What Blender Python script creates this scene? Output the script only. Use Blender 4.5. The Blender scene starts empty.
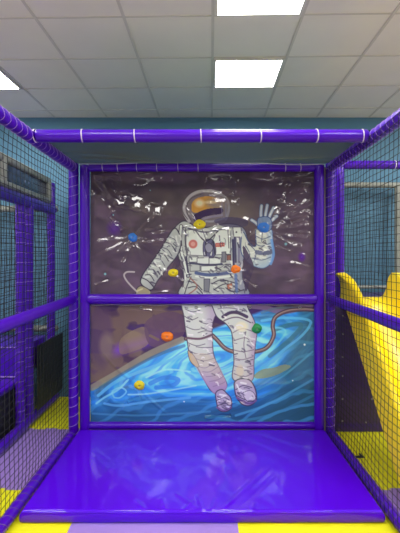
import bpy, bmesh, math, random
import numpy as np
from mathutils import Vector, Matrix, noise as mnoise

# ------------------------------------------------------------------ camera, world, lights, exposure
SC = bpy.context.scene
COL = SC.collection
CZ = 1.572                      # eye height
CX, HY, F = 202.0, 260.0, 400.0  # principal column, horizon row and focal length of the photo (400x533)
cam_d = bpy.data.cameras.new('camera'); cam = bpy.data.objects.new('camera', cam_d); COL.objects.link(cam)
cam.location = (0, 0, CZ); cam.rotation_euler = (math.pi/2, 0, 0)
cam_d.sensor_fit = 'VERTICAL'; cam_d.sensor_height = 24.0; cam_d.lens = 24.0*F/533.0
cam_d.shift_x = -(CX-200.0)/533.0; cam_d.shift_y = -(266.5-HY)/533.0
cam_d.clip_start = 0.05
SC.camera = cam

SC.view_settings.view_transform = 'Standard'; SC.view_settings.look = 'None'
SC.view_settings.gamma = 1.0; SC.view_settings.use_curve_mapping = False
SC.view_settings.exposure = 0.15
SC.cycles.use_denoising = True
SC.cycles.max_bounces = 10; SC.cycles.diffuse_bounces = 6; SC.cycles.glossy_bounces = 4
SC.cycles.transparent_max_bounces = 12
SC.cycles.caustics_reflective = False; SC.cycles.caustics_refractive = False

world = bpy.data.worlds.new('world'); SC.world = world; world.use_nodes = True
world.node_tree.nodes['Background'].inputs[0].default_value = (0.6, 0.7, 0.8, 1)
world.node_tree.nodes['Background'].inputs[1].default_value = 0.05

H_CEIL = 3.225
Y_WALL = 4.64
TX, TY = 0.605, 0.558           # ceiling grid pitch
GX0, GY0 = 0.085, 3.262         # a crossing of the grid
GROT = math.radians(-1.2)       # the grid is turned a little against the wall
LAMP = 22.0                     # radiance of one light panel
def grid_point(u, v):
    x, y = u*TX, v*TY
    return Vector((GX0 + x*math.cos(GROT) - y*math.sin(GROT), GY0 + x*math.sin(GROT) + y*math.cos(GROT), H_CEIL))
LAMPS = [tuple(grid_point(u+.5, v+.5)[:2]) for u, v in ((0, 0), (0, -2), (-4, 0))]
LAMP_COL = (1.0, 0.985, 0.94)
# unseen lamps added on the same ceiling grid, rows staggered to make banner highlights (the three in the picture are fixtures below)
for (cu, cv) in [(-4, -2), (4, 0), (4, -2), (-6, -4), (-2, -4), (2, -4), (6, -4), (-4, -6), (0, -6), (4, -6), (-6, -8), (-2, -8), (2, -8), (6, -8), (0, -10), (-4, -10), (4, -10)]:
    p = grid_point(cu+.5, cv+.5); LAMPS.append((p.x, p.y))
    ld = bpy.data.lights.new('added_ceiling_lamp', 'AREA'); ld.shape = 'RECTANGLE'; ld.size = TX*.94; ld.size_y = TY*.94
    ld.energy = LAMP*math.pi*ld.size*ld.size_y; ld.color = LAMP_COL
    lo = bpy.data.objects.new('added_ceiling_lamp', ld); COL.objects.link(lo)
    lo.location = (p.x, p.y, H_CEIL-.02); lo.rotation_euler = (0, 0, GROT)

# ------------------------------------------------------------------ helpers
RNG = np.random.default_rng(7)
random.seed(11)
def lin(c):
    o = []
    for v in c:
        v /= 255.0
        o.append(v/12.92 if v <= .04045 else ((v+.055)/1.055)**2.4)
    return tuple(o)
def mat(name, rgb, rough=.5, coat=0.0, bump=0.0, bscale=40.0, vary=0.0, vscale=6.0, spec=.5, metal=0.0, alpha=None, coat_rough=.1, translucent=False):
    m = bpy.data.materials.new(name); m.use_nodes = True
    nt = m.node_tree; b = nt.nodes['Principled BSDF']
    c = lin(rgb)
    b.inputs['Base Color'].default_value = (*c, 1); b.inputs['Roughness'].default_value = rough
    b.inputs['Metallic'].default_value = metal
    b.inputs['Specular IOR Level'].default_value = spec
    b.inputs['Coat Weight'].default_value = coat; b.inputs['Coat Roughness'].default_value = coat_rough
    tc = nt.nodes.new('ShaderNodeTexCoord')
    if vary > 0:
        n = nt.nodes.new('ShaderNodeTexNoise'); n.inputs['Scale'].default_value = vscale; n.inputs['Detail'].default_value = 4
        nt.links.new(tc.outputs['Object'], n.inputs['Vector'])
        r = nt.nodes.new('ShaderNodeMapRange'); r.inputs['From Min'].default_value = .3; r.inputs['From Max'].default_value = .7
        r.inputs['To Min'].default_value = 1-vary; r.inputs['To Max'].default_value = 1+vary
        nt.links.new(n.outputs['Fac'], r.inputs['Value'])
        mx = nt.nodes.new('ShaderNodeVectorMath'); mx.operation = 'SCALE'; mx.inputs[0].default_value = c
        nt.links.new(r.outputs['Result'], mx.inputs['Scale']); nt.links.new(mx.outputs['Vector'], b.inputs['Base Color'])
    if bump > 0:
        n2 = nt.nodes.new('ShaderNodeTexNoise'); n2.inputs['Scale'].default_value = bscale; n2.inputs['Detail'].default_value = 3
        nt.links.new(tc.outputs['Object'], n2.inputs['Vector'])
        bp = nt.nodes.new('ShaderNodeBump'); bp.inputs['Strength'].default_value = bump; bp.inputs['Distance'].default_value = .01
        nt.links.new(n2.outputs['Fac'], bp.inputs['Height']); nt.links.new(bp.outputs['Normal'], b.inputs['Normal'])
        if coat > 0: nt.links.new(bp.outputs['Normal'], b.inputs['Coat Normal'])
    if alpha is not None: b.inputs['Alpha'].default_value = alpha
    return m
def tag(o, label=None, cat=None, group=None, kind=None):
    if label: o['label'] = label
    if cat: o['category'] = cat
    if group: o['group'] = group
    if kind: o['kind'] = kind
    return o
def thing(name, label, cat, loc=(0, 0, 0), group=None):
    o = bpy.data.objects.new(name, None); COL.objects.link(o); o.location = loc; o.empty_display_size = .05
    return tag(o, label, cat, group)
def obj(name, bm, m, parent=None, smooth=True, sharp=None):
    me = bpy.data.meshes.new(name)
    bmesh.ops.recalc_face_normals(bm, faces=bm.faces[:])
    bm.to_mesh(me); bm.free()
    if smooth:
        me.polygons.foreach_set('use_smooth', [True]*len(me.polygons))
        if sharp is not None: me.set_sharp_from_angle(angle=math.radians(sharp))
    o = bpy.data.objects.new(name, me); COL.objects.link(o)
    if m: me.materials.append(m)
    if parent:
        o.parent = parent
        if parent.type == 'EMPTY': o.location = -Vector(parent.location)   # shapes are written in world coordinates
    return o
def box(bm, lo, hi, bevel=0.0, seg=2):
    r = bmesh.ops.create_cube(bm, size=1.0)
    vs = r['verts']
    for v in vs:
        v.co = Vector([(lo[i]+hi[i])/2 + v.co[i]*(hi[i]-lo[i]) for i in range(3)])
    if bevel > 0:
        es = list({e for v in vs for e in v.link_edges})
        bmesh.ops.bevel(bm, geom=es, offset=bevel, segments=seg, affect='EDGES', profile=.5)
    return bm
def tube(bm, pts, r, seg=14, cap=True, closed=False, dome=0.0):
    pts = [Vector(p) for p in pts]; n = len(pts)
    rings = []; up = None
    for i, p in enumerate(pts):
        if closed: t = (pts[(i+1) % n]-pts[(i-1) % n])
        else: t = pts[min(i+1, n-1)]-pts[max(i-1, 0)]
        t.normalize()
        if up is None:
            up = Vector((0, 0, 1)) if abs(t.z) < .9 else Vector((0, 1, 0))
        a = t.cross(up)
        if a.length < 1e-5: a = t.orthogonal()
        a.normalize(); b = a.cross(t); b.normalize(); up = b
        rr = r[i] if isinstance(r, (list, tuple)) else r
        rings.append([bm.verts.new(p + a*rr*math.cos(2*math.pi*k/seg) + b*rr*math.sin(2*math.pi*k/seg)) for k in range(seg)])
    m = n if closed else n-1
    for i in range(m):
        A, B = rings[i], rings[(i+1) % n]
        for k in range(seg):
            bm.faces.new((A[k], A[(k+1) % seg], B[(k+1) % seg], B[k]))
    if cap and not closed:
        bm.faces.new(rings[0][::-1]); bm.faces.new(rings[-1])
    return bm
def pad(bm, a, b, r, seg=18, puff=0.03, step=.12):
    """foam sleeve: a tube with rounded ends and a very slight unevenness"""
    a, b = Vector(a), Vector(b); L = (b-a).length; d = (b-a)/L
    n = max(4, int(L/step)); pts = []; rs = []
    e = r*.35
    pts += [a, a+d*e*.25, a+d*e]; rs += [r*.72, r*.9, r]
    for i in range(1, n):
        t = e + (L-2*e)*i/n
        pts.append(a+d*t); rs.append(r*(1+puff*(mnoise.noise(Vector((t*3.1, a.x*5, a.z*7+a.y*3))))))
    pts += [b-d*e, b-d*e*.25, b]; rs += [r, r*.9, r*.72]
    return tube(bm, pts, rs, seg)
def helix(bm, a, b, r, pitch, cr=.0016, phase=0.0, seg=4, ppt=14):
    a, b = Vector(a), Vector(b); L = (b-a).length; d = (b-a)/L
    u = d.orthogonal().normalized(); w = d.cross(u)
    n = int(L/pitch*ppt)
    pts = []
    for i in range(n+1):
        t = i/ppt; th = 2*math.pi*t+phase
        # the cord winds once round, then runs on: steep turns with a jump between
        f = t-math.floor(t); adv = math.floor(t)+(f**3)
        p = a+d*min(L, adv*pitch) + (u*math.cos(th)+w*math.sin(th))*r
        pts.append(p)
    return tube(bm, pts, cr, seg)
def ring(bm, c, axis, R, w=.005, t=.0015, seg=24):
    """flat tie strap round a sleeve"""
    c = Vector(c); axis = Vector(axis).normalized(); u = axis.orthogonal().normalized(); v = axis.cross(u)
    prof = [(-w, R), (w, R), (w, R+t), (-w, R+t)]
    rings = []
    for k in range(seg):
        th = 2*math.pi*k/seg; dr = u*math.cos(th)+v*math.sin(th)
        rings.append([bm.verts.new(c+axis*x+dr*y) for x, y in prof])
    for k in range(seg):
        A, B = rings[k], rings[(k+1) % seg]
        for j in range(4): bm.faces.new((A[j], A[(j+1) % 4], B[(j+1) % 4], B[j]))
    return bm
def net_mesh(name, O, U, V, lu, lv, su, sv, th, m, sag=.006, parent=None, seed=0, clip=None):
    """a knotted square net made of thin cords, built as one mesh; O corner, U and V unit directions"""
    O, U, V = np.array(O, float), np.array(U, float), np.array(V, float)
    N = np.cross(U, V); rg = np.random.default_rng(seed)
    ph = rg.uniform(0, 6.28, 8)
    def P(u, v):
        w = sag*(np.sin(u*5.1+ph[0])+np.sin(v*4.3+ph[1])+.7*np.sin(u*9.3+v*6.1+ph[2]))*np.minimum(1, np.minimum(np.minimum(u, lu-u), np.minimum(v, lv-v))*6+.0)
        du = .006*(np.sin(v*7.7+ph[3]+u*3)+np.sin(v*13.1+ph[4])*.5)
        dv = .006*(np.sin(u*6.9+ph[5]+v*2)+np.sin(u*12.3+ph[6])*.5)
        return O + np.outer(u+du, U) + np.outer(v+dv, V) + np.outer(w, N)
    verts = []; faces = []; base = 0
    def strand(p, A, B):
        nonlocal base
        n = len(p); h = th/2
        r = np.stack([p-A*h-B*h, p+A*h-B*h, p+A*h+B*h, p-A*h+B*h], 1).reshape(-1, 3)
        verts.append(r)
        i = np.arange(n-1)*4+base
        for k in range(4):
            k2 = (k+1) % 4
            faces.append(np.stack([i+k, i+k2, i+4+k2, i+4+k], 1))
        base += n*4
    nu, nv = int(round(lu/su)), int(round(lv/sv))
    for i in range(nu+1):
        v = np.linspace(0, lv, 26); u = np.full_like(v, lu*i/nu)
        strand(P(u, v), U, N)
    for j in range(nv+1):
        u = np.linspace(0, lu, 26); v = np.full_like(u, lv*j/nv)
        strand(P(u, v), V, N)
    vs = np.concatenate(verts); fs = np.concatenate(faces)
    me = bpy.data.meshes.new(name)
    me.from_pydata(vs.tolist(), [], fs.tolist()); me.materials.append(m)
    o = bpy.data.objects.new(name, me); COL.objects.link(o)
    if parent:
        o.parent = parent
        if parent.type == 'EMPTY': o.location = -Vector(parent.location)
    return o
def copy_thing(root, delta, label=None, group=None):
    r = root.copy(); COL.objects.link(r); r.location = Vector(root.location)+Vector(delta)
    if label: r['label'] = label
    if group: r['group'] = group
    for ch in root.children:
        c = ch.copy(); COL.objects.link(c); c.parent = r
        for g in ch.children:
            d = g.copy(); COL.objects.link(d); d.parent = c
    return r
def px(x, y, d):
    return Vector(((x-CX)/F*d, d, CZ+(HY-y)/F*d))

# ------------------------------------------------------------------ materials
PURPLE = mat('purple_vinyl', (72, 4, 178), rough=.3, coat=.3, bump=.10, bscale=14, coat_rough=.07, spec=.3)
PURPLE_MAT = mat('purple_mat_vinyl', (82, 0, 218), rough=.4, coat=.8, bump=.05, bscale=7, coat_rough=.05, spec=.1)
PURPLE_DARK = mat('dark_purple_vinyl', (56, 30, 104), rough=.35, coat=.2, bump=.1, bscale=8)
GREYPAD = mat('grey_vinyl', (136, 140, 132), rough=.45, bump=.15, bscale=30)
BLACK = mat('black_cord', (14, 16, 18), rough=.7)
SKIRT = mat('black_skirt', (24, 26, 30), rough=.6, bump=.2, bscale=60)
WALL = mat('teal_wall_paint', (88, 134, 162), rough=.7, bump=.05, bscale=90, vary=.04, vscale=2)
WALL2 = mat('pale_wall_paint', (226, 222, 212), rough=.8, vary=.03, vscale=2)
CEIL = mat('ceiling_tile', (240, 236, 226), rough=.9, bump=.12, bscale=140, vary=.02, vscale=3)
GRID = mat('ceiling_grid_metal', (214, 210, 200), rough=.6)
YEL_FOAM = mat('yellow_foam', (232, 228, 0), rough=.65, bump=.25, bscale=160)
LIL_FOAM = mat('lilac_foam', (158, 128, 206), rough=.65, bump=.25, bscale=160)
SLIDE_Y = mat('yellow_plastic', (252, 222, 0), rough=.35, coat=.2, bump=.03, bscale=20)
WHITE_TIE = mat('white_tie', (215, 205, 228), rough=.4)
LACE = mat('lilac_lacing_cord', (166, 136, 214), rough=.6)
KICK = mat('violet_dark_vinyl', (52, 22, 120), rough=.35, coat=.2)
LACE_D = mat('violet_lacing_cord', (104, 74, 160), rough=.6)
EDGE_LIGHT = mat('pale_lilac_highlight', (186, 150, 240), rough=.3)
STRIP = mat('beige_trim', (150, 138, 140), rough=.5)
STUD = mat('steel_stud', (150, 150, 160), rough=.35, metal=.8)
SUBFLOOR = mat('pale_floor', (172, 164, 152), rough=.8, vary=.05)

# ------------------------------------------------------------------ room shell
def struct(name, lo, hi, m):
    return tag(obj(name, box(bmesh.new(), lo, hi), m, smooth=False), kind='structure')
XL, XR, YB = -4.3, 4.6, -5.5
struct('floor', (XL-.1, YB-.1, -.11), (XR+.1, Y_WALL+.1, -.014), SUBFLOOR)
struct('ceiling', (XL-.1, YB-.1, H_CEIL), (XR+.1, Y_WALL+.1, H_CEIL+.1), CEIL)
struct('wall_back', (XL-.1, Y_WALL, -.014), (XR+.1, Y_WALL+.1, H_CEIL), WALL)
struct('wall_left', (XL-.1, YB, -.014), (XL, Y_WALL, H_CEIL), WALL2)
struct('wall_right', (XR, YB, -.014), (XR+.1, Y_WALL, H_CEIL), WALL2)
struct('wall_front', (XL-.1, YB-.1, -.014), (XR+.1, YB, H_CEIL), WALL)
# exposed grid of the suspended ceiling
bm = bmesh.new()
for u in range(-9, 10):
    a, b = grid_point(u, -18), grid_point(u, 4)
    t = (b-a); 
    k = min(1.0, (Y_WALL-.01-a.y)/t.y); b = a+t*k
    if a.x < XL+.05 or a.x > XR-.05 or b.x < XL+.05 or b.x > XR-.05: continue
    if a.y < YB+.02: a = a+t*((YB+.02-a.y)/t.y)
    n = Vector((math.cos(GROT), math.sin(GROT), 0))*.010
    q = [bm.verts.new(p+s+Vector((0, 0, z))) for z in (0, -.006) for p, s in ((a, -n), (a, n), (b, n), (b, -n))]
    for f in ((0, 1, 2, 3), (7, 6, 5, 4), (0, 4, 5, 1), (1, 5, 6, 2), (2, 6, 7, 3), (3, 7, 4, 0)): bm.faces.new([q[i] for i in f])
for v in range(-15, 3):
    a, b = grid_point(-6.8, v), grid_point(6.9, v)
    if max(a.y, b.y) > Y_WALL-.02 or min(a.y, b.y) < YB+.02: continue
    n = Vector((-math.sin(GROT), math.cos(GROT), 0))*.006
    q = [bm.verts.new(p+s+Vector((0, 0, z))) for z in (0, -.005) for p, s in ((a, -n), (a, n), (b, n), (b, -n))]
    for f in ((0, 1, 2, 3), (7, 6, 5, 4), (0, 4, 5, 1), (1, 5, 6, 2), (2, 6, 7, 3), (3, 7, 4, 0)): bm.faces.new([q[i] for i in f])
tag(obj('trim_1', bm, GRID, smooth=False), kind='structure')

# ------------------------------------------------------------------ ceiling light panels in view
EMIT = bpy.data.materials.new('lit_diffuser'); EMIT.use_nodes = True
nt = EMIT.node_tree; nt.nodes.remove(nt.nodes['Principled BSDF'])
em = nt.nodes.new('ShaderNodeEmission'); em.inputs[0].default_value = (*LAMP_COL, 1); em.inputs[1].default_value = LAMP
nt.links.new(em.outputs[0], nt.nodes['Material Output'].inputs[0])
FRAME_W = mat('white_light_frame', (225, 222, 214), rough=.5)
def ceiling_light(u, v, label):
    p = grid_point(u+.5, v+.5)
    t = thing('ceiling_light', label, 'ceiling light', (p.x, p.y, H_CEIL-.012), 'square ceiling light panels')
    t.rotation_euler = (0, 0, GROT)
    hx, hy = TX/2-.012, TY/2-.010
    b = bmesh.new(); box(b, (-hx+.018, -hy+.018, -.002), (hx-.018, hy-.018, .006))
    o = obj('diffuser', b, EMIT, None, smooth=False); o.parent = t; o['label'] = 'glowing white diffuser sheet'
    b = bmesh.new()
    for lo, hi in (((-hx, -hy, -.005), (hx, -hy+.02, .012)), ((-hx, hy-.02, -.005), (hx, hy, .012)),
                   ((-hx, -hy+.02, -.005), (-hx+.02, hy-.02, .012)), ((hx-.02, -hy+.02, -.005), (hx, hy-.02, .012))):
        box(b, lo, hi)
    o = obj('frame', b, FRAME_W, None, smooth=False); o.parent = t
    return t
ceiling_light(0, 0, 'square lit ceiling panel above the astronaut banner, the farther of the two in the middle')
ceiling_light(0, -2, 'large lit ceiling panel cut by the top edge of the photo')
ceiling_light(-4, 0, 'lit ceiling panel cut by the left edge of the photo')

# ------------------------------------------------------------------ foam floor tiles
TXS = [-1.79, -.80, .19, 1.18, 2.17]
TYS = [1.75, 2.734, 3.715, 4.60]
def tooth(s, L, sgn):
    """interlocking edge: polyline of (along, offset)"""
    n = 9; out = [(0, 0)]; w = L/n
    for k in range(n):
        if k % 2 == 1:
            a, b = k*w, (k+1)*w
            out += [(a+.004, 0), (a-.004, .022*sgn), (b+.004, .022*sgn), (b-.004, 0)]
    out.append((L, 0))
    return out
def foam_tile(i, j, m, label):
    x0 = TXS[i] if i >= 0 else TXS[0]-.99
    x1 = TXS[i+1]; y0, y1 = TYS[j], TYS[j+1]
    def hedge(y, last): 
        return [(x0+s, y+o) for s, o in (tooth(0, x1-x0, 1) if not last else [(0, 0), (x1-x0, 0)])]
    def vedge(x): return [(x+o, y0+s) for s, o in tooth(0, y1-y0, 1)]
    pts = hedge(y0, False)[:-1] + vedge(x1)[:-1] + hedge(y1, j == 2)[::-1][:-1] + vedge(x0)[::-1][:-1]
    cx, cy = (x0+x1)/2, (y0+y1)/2
    b = bmesh.new()
    f = b.faces.new([b.verts.new((x-cx, y-cy, 0)) for x, y in pts])
    r = bmesh.ops.extrude_face_region(b, geom=[f])
    for v in r['geom']:
        if isinstance(v, bmesh.types.BMVert): v.co.z -= .014
    bmesh.ops.triangulate(b, faces=[f for f in b.faces if len(f.verts) > 4])
    o = obj('foam_tile', b, m, smooth=False); o.location = (cx, cy, 0)
    return tag(o, label, 'foam tile', 'interlocking foam floor tiles')
foam_tile(0, 0, YEL_FOAM, 'yellow foam tile at the front left corner of the purple mat')
foam_tile(1, 0, LIL_FOAM, 'lilac foam tile lying along the front edge of the purple mat')
foam_tile(2, 0, YEL_FOAM, 'yellow foam tile lying along the front right edge of the purple mat')
foam_tile(3, 0, LIL_FOAM, 'lilac foam tile at the bottom right, behind the right net')
foam_tile(-1, 1, YEL_FOAM, 'sliver of yellow foam tile under the purple steps at the left edge')
foam_tile(0, 1, LIL_FOAM, 'lilac foam tile behind the left net beside the mat')
foam_tile(3, 1, YEL_FOAM, 'yellow foam tile under the slide in front of the dark purple panel')
foam_tile(0, 2, YEL_FOAM, 'yellow foam tile farthest back behind the left net by the wall')

# ------------------------------------------------------------------ landing mat
D = 3.585                        # distance of the banner frame
MX, MY0, MY1, MZ = 1.083, 2.385, 3.533, .075
def build_mat():
    nx, ny = 300, 170
    xs = np.linspace(-MX, MX, nx); ys = np.linspace(MY0, MY1, ny)
    X, Y = np.meshgrid(xs, ys)
    rg = np.random.default_rng(3)
    h = np.zeros_like(X)
    for k in range(16):
        kx, ky, p = rg.normal(0, 5.5), rg.normal(0, 3), rg.uniform(0, 6.28)
        h += .0005*np.sin(kx*X+ky*Y+p)
    def fold(x0, y0, x1, y1, w, a):
        dx, dy = x1-x0, y1-y0; L = math.hypot(dx, dy)
        t = ((X-x0)*dx+(Y-y0)*dy)/L**2; tc = np.clip(t, 0, 1)
        d = np.hypot(X-(x0+tc*dx), Y-(y0+tc*dy))
        return a*np.exp(-(d/w)**2)*np.sin(np.pi*np.clip(tc*.9+.1, 0, 1))**.5
    h += fold(.17, 2.46, .50, 2.92, .02, .006) + fold(.24, 2.44, .52, 2.80, .018, -.004)
    for x0, y0, x1, y1, a in ((-.35, 2.40, -.42, 2.50, .004), (-.22, 2.40, -.25, 2.52, .005), (-.10, 2.40, -.05, 2.5, .005), (.0, 2.4, -.03, 2.56, .006), (.06, 2.40, .09, 2.52, .005), (-.02, 2.41, -.18, 2.58, .004), (.3, 2.4, .33, 2.47, .003), (.12, 2.40, .22, 2.52, .004)):
        h += fold(x0, y0, x1, y1, .013, a)
    for k in range(34):   # faint creases along the depth
        x0 = rg.choice([-.62, -.55, .12, .2, .28])+rg.normal(0, .08); y0 = rg.uniform(2.6, 3.3)
        h += fold(x0, y0, x0+rg.normal(0, .05), y0+rg.uniform(.15, .4), .03, rg.uniform(.0008, .0022))
    # rounded rim
    ex = np.minimum(MX-np.abs(X), np.minimum(Y-MY0, MY1-Y))
    h = h*np.clip(ex/.02, 0, 1)
    Z = MZ+h - .012*np.clip(1-ex/.014, 0, 1)**2
    b = bmesh.new()
    V = [[b.verts.new((X[j, i], Y[j, i], Z[j, i])) for i in range(nx)] for j in range(ny)]
    for j in range(ny-1):
        for i in range(nx-1): b.faces.new((V[j][i], V[j][i+1], V[j+1][i+1], V[j+1][i]))
    rim = [V[0][i] for i in range(nx)]+[V[j][nx-1] for j in range(1, ny)]+[V[ny-1][i] for i in range(nx-2, -1, -1)]+[V[j][0] for j in range(ny-2, 0, -1)]
    prev = rim; n = len(rim)
    for z, off in ((.052, .004), (.03, .005), (.012, .003), (.001, -.006)):
        cur = []
        for v in rim:
            x, y = v.co.x, v.co.y
            sx = (1 if x > MX-1e-4 else -1 if x < -MX+1e-4 else 0); sy = (1 if y > MY1-1e-4 else -1 if y < MY0+1e-4 else 0)
            wob = 1+.5*math.sin(x*17+y*9)
            cur.append(b.verts.new((x+sx*off*wob, y+sy*off*wob, z)))
        for k in range(n): b.faces.new((prev[k], cur[k], cur[(k+1) % n], prev[(k+1) % n]))
        prev = cur
    b.faces.new(prev[::-1])
    t = thing('landing_mat', 'large glossy purple vinyl landing mat on the floor before the astronaut banner', 'mat', (0, 2.98, 0))
    obj('cover', b, PURPLE_MAT, t)
    b = bmesh.new()
    c = [(-MX+.004, MY0+.002), (MX-.004, MY0+.002), (MX-.002, MY1-.004), (-MX+.002, MY1-.004)]
    loop = []
    for k in range(4):
        p, q = c[k], c[(k+1) % 4]
        for s in range(30): 
            f = s/30; loop.append((p[0]+(q[0]-p[0])*f, p[1]+(q[1]-p[1])*f, MZ-.010+.0012*math.sin(s*2.1)))
    tube(b, loop, .0042, 6, closed=True)
    obj('piping', b, PURPLE_MAT, t)
build_mat()

# ------------------------------------------------------------------ padded frames
R = .043
XS = 1.15                        # side frames stand at x = -XS and +XS
YF = 1.2                         # near end of the side frames, behind the picture edge
YC = 2.67                        # crossbar
ZT, ZB = 2.40, .04
def side_frame(s, label):
    t = thing('padded_side_frame', label, 'padded frame', (s*XS, 2.4, 0), 'side frames of the play box')
    x = s*XS
    def laced(name, a, b, pitch, ph, R=R, cord=None):
        p = obj(name, pad(bmesh.new(), a, b, R), PURPLE, t)
        l = obj('lacing', helix(bmesh.new(), a, b, R+.0015, pitch, .0023, ph), cord or LACE)
        l.parent = p; l['label'] = 'cord wound round the sleeve'
    laced('post', (x, D, .0), (x, D, 2.44), .085, .5)
    laced('top_rail', (x, YF, ZT), (x, D-.03, ZT), .075, 1.2)
    laced('base_rail', (x, YF, ZB), (x, D-.05, ZB), .075, 2.0, .036, LACE_D)
    obj('middle_rail', pad(bmesh.new(), (x, YF, 1.165), (x, D-.02, 1.222), R*.92), PURPLE, t)
    obj('post', pad(bmesh.new(), (x, YF, 0), (x, YF, 2.44), R), PURPLE, t)
    return t
side_frame(-1, 'purple padded tube frame carrying the net left of the mat')
side_frame(1, 'purple padded tube frame carrying the net right of the mat')
for s, lab in ((-1, 'black knotted net laced to the frame left of the mat'), (1, 'black knotted net laced to the frame right of the mat, before the slide')):
    o = net_mesh('safety_net', (XS-.046 if s > 0 else -XS-.044, YF+.02, ZB+.01), (0, 1, 0), (0, 0, 1), D-YF-.04, ZT-ZB-.02, .054, .045, .0027, BLACK, seed=4+s)
    tag(o, lab, 'net', 'side safety nets')

t = thing('padded_crossbar', 'purple padded overhead bar with white ties spanning the play box', 'padded bar', (0, YC, ZT))
cb = obj('sleeve', pad(bmesh.new(), (-XS+.045, YC, ZT), (XS-.045, YC, ZT), R*.98, puff=.015), PURPLE, t)
for xp in (36, 82.5, 135, 201, 260, 316, 362):
    x = (xp-CX)/F*YC
    b = ring(bmesh.new(), (x, YC, ZT), (1, .12*math.sin(xp), .05), R*.98+.001, .0035, .002)
    obj('tie', b, WHITE_TIE, t)['label'] = 'white tie'

t = thing('padded_banner_frame', 'purple padded tube frame with a middle bar around the astronaut banners', 'padded frame', (0, D, 0))
XB = 1.047
for s in (-1, 1): obj('post', pad(bmesh.new(), (s*XB, D-.005, .0), (s*XB, D-.005, 2.42), R), PURPLE, t)
bar = obj('top_rail', pad(bmesh.new(), (-XB+.03, D, 2.40), (XB-.03, D, 2.40), R*.82), PURPLE, t)
obj('middle_rail', pad(bmesh.new(), (-XB+.025, D-.012, 1.223), (XB-.025, D-.012, 1.223), R*1.06), PURPLE, t)
obj('base_rail', pad(bmesh.new(), (-XB+.03, D+.008, .085), (XB-.03, D+.008, .085), R*.8), PURPLE, t)
for xp in (103, 118, 137, 157, 178, 198, 285, 300):
    x = (xp-CX)/F*D
    tie = obj('tie', ring(bmesh.new(), (x, D, 2.40), (1, 0, .05), R*.82+.001, .0022, .002), WHITE_TIE); tie.parent = bar
    tie['label'] = 'thin pale tie'
for s in (-1, 1): obj('gap_shade_strip', box(bmesh.new(), (min(s*1.03, s*1.103), D+.02, .0), (max(s*1.03, s*1.103), D+.028, 2.43), .002), PURPLE_DARK, t, sharp=40)  # dark strips added behind the posts stand in for shade in the gaps
b = box(bmesh.new(), (1.094, D-.012, .02), (1.104, D+.03, 2.405), .003)
tag(obj('trim_strip', b, STRIP, sharp=40), 'narrow beige upright strip between the two right purple posts', 'trim strip')

# ------------------------------------------------------------------ printed banners
PXM = D/F                         # metres for one photo pixel on the banner
def vnoise(X, Y, s, seed, oct=3):
    out = np.zeros_like(X); a = 1.0; tot = 0
    for o in range(oct):
        rg = np.random.default_rng(seed+o*17); g = rg.random((64, 64))
        u, v = X/s, Y/s
        i, j = np.floor(u).astype(int), np.floor(v).astype(int); fu, fv = u-i, v-j
        fu = fu*fu*(3-2*fu); fv = fv*fv*(3-2*fv)
        i %= 64; j %= 64; i2 = (i+1) % 64; j2 = (j+1) % 64
        out += a*((g[j, i]*(1-fu)+g[j, i2]*fu)*(1-fv)+(g[j2, i]*(1-fu)+g[j2, i2]*fu)*fv)
        tot += a; a *= .5; s /= 2
    return out/tot
class Canvas:
    def __init__(self, x0, y0, x1, y1, k):
        self.nx, self.ny = int((x1-x0)*k)+1, int((y1-y0)*k)+1
        self.X, self.Y = np.meshgrid(np.linspace(x0, x1, self.nx), np.linspace(y0, y1, self.ny))
        self.C = np.zeros((self.ny, self.nx, 3))
    def put(self, mask, rgb):
        m = np.clip(mask, 0, 1)[..., None]; self.C = self.C*(1-m)+np.array(rgb, float)*m
    def inside(self, pts):
        X, Y = self.X, self.Y; ins = np.zeros(X.shape, bool); n = len(pts)
        for i in range(n):
            (xa, ya), (xb, yb) = pts[i], pts[(i+1) % n]
            if ya == yb: continue
            c = ((ya > Y) != (yb > Y)) & (X < (xb-xa)*(Y-ya)/(yb-ya)+xa)
            ins ^= c
        return ins
    def dist(self, pts, closed=False):
        d = np.full(self.X.shape, 1e9); n = len(pts)
        for i in range(n if closed else n-1):
            (xa, ya), (xb, yb) = pts[i], pts[(i+1) % n]
            dx, dy = xb-xa, yb-ya; L = dx*dx+dy*dy+1e-9
            t = np.clip(((self.X-xa)*dx+(self.Y-ya)*dy)/L, 0, 1)
            d = np.minimum(d, np.hypot(self.X-xa-t*dx, self.Y-ya-t*dy))
        return d
    def poly(self, pts, rgb, ink=None, w=.7, smooth=True, a=1.0):
        if smooth: pts = spline(pts, True)
        m = self.inside(pts); self.put(m*a, rgb)
        if ink: self.put(np.clip((w-self.dist(pts, True))/.4+.3, 0, 1)*.9, ink)
        return m
    def line(self, pts, rgb, w=.5, a=1.0, smooth=True, mask=None):
        if smooth and len(pts) > 2: pts = spline(pts, False)
        m = np.clip((w-self.dist(pts))/.5+.5, 0, 1)*a
        if mask is not None: m = m*mask
        self.put(m, rgb)
    def ell(self, cx, cy, rx, ry, rgb, rot=0, a=1.0, soft=.15):
        c, s = math.cos(rot), math.sin(rot); x, y = self.X-cx, self.Y-cy
        q = np.hypot((x*c+y*s)/rx, (-x*s+y*c)/ry)
        self.put(np.clip((1-q)/soft+.5, 0, 1)*a, rgb)
def spline(pts, closed):
    n = len(pts); out = []
    if n < 3: return pts
    for i in range(n if closed else n-1):
        g = lambda k: np.array(pts[k % n] if closed else pts[min(max(k, 0), n-1)], float)
        p0, p1, p2, p3 = g(i-1), g(i), g(i+1), g(i+2)
        for t in np.linspace(0, 1, 6, endpoint=False):
            out.append(tuple(.5*((2*p1)+(-p0+p2)*t+(2*p0-5*p1+4*p2-p3)*t*t+(-p0+3*p1-3*p2+p3)*t**3)))
    if not closed: out.append(tuple(pts[-1]))
    return out
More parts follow.
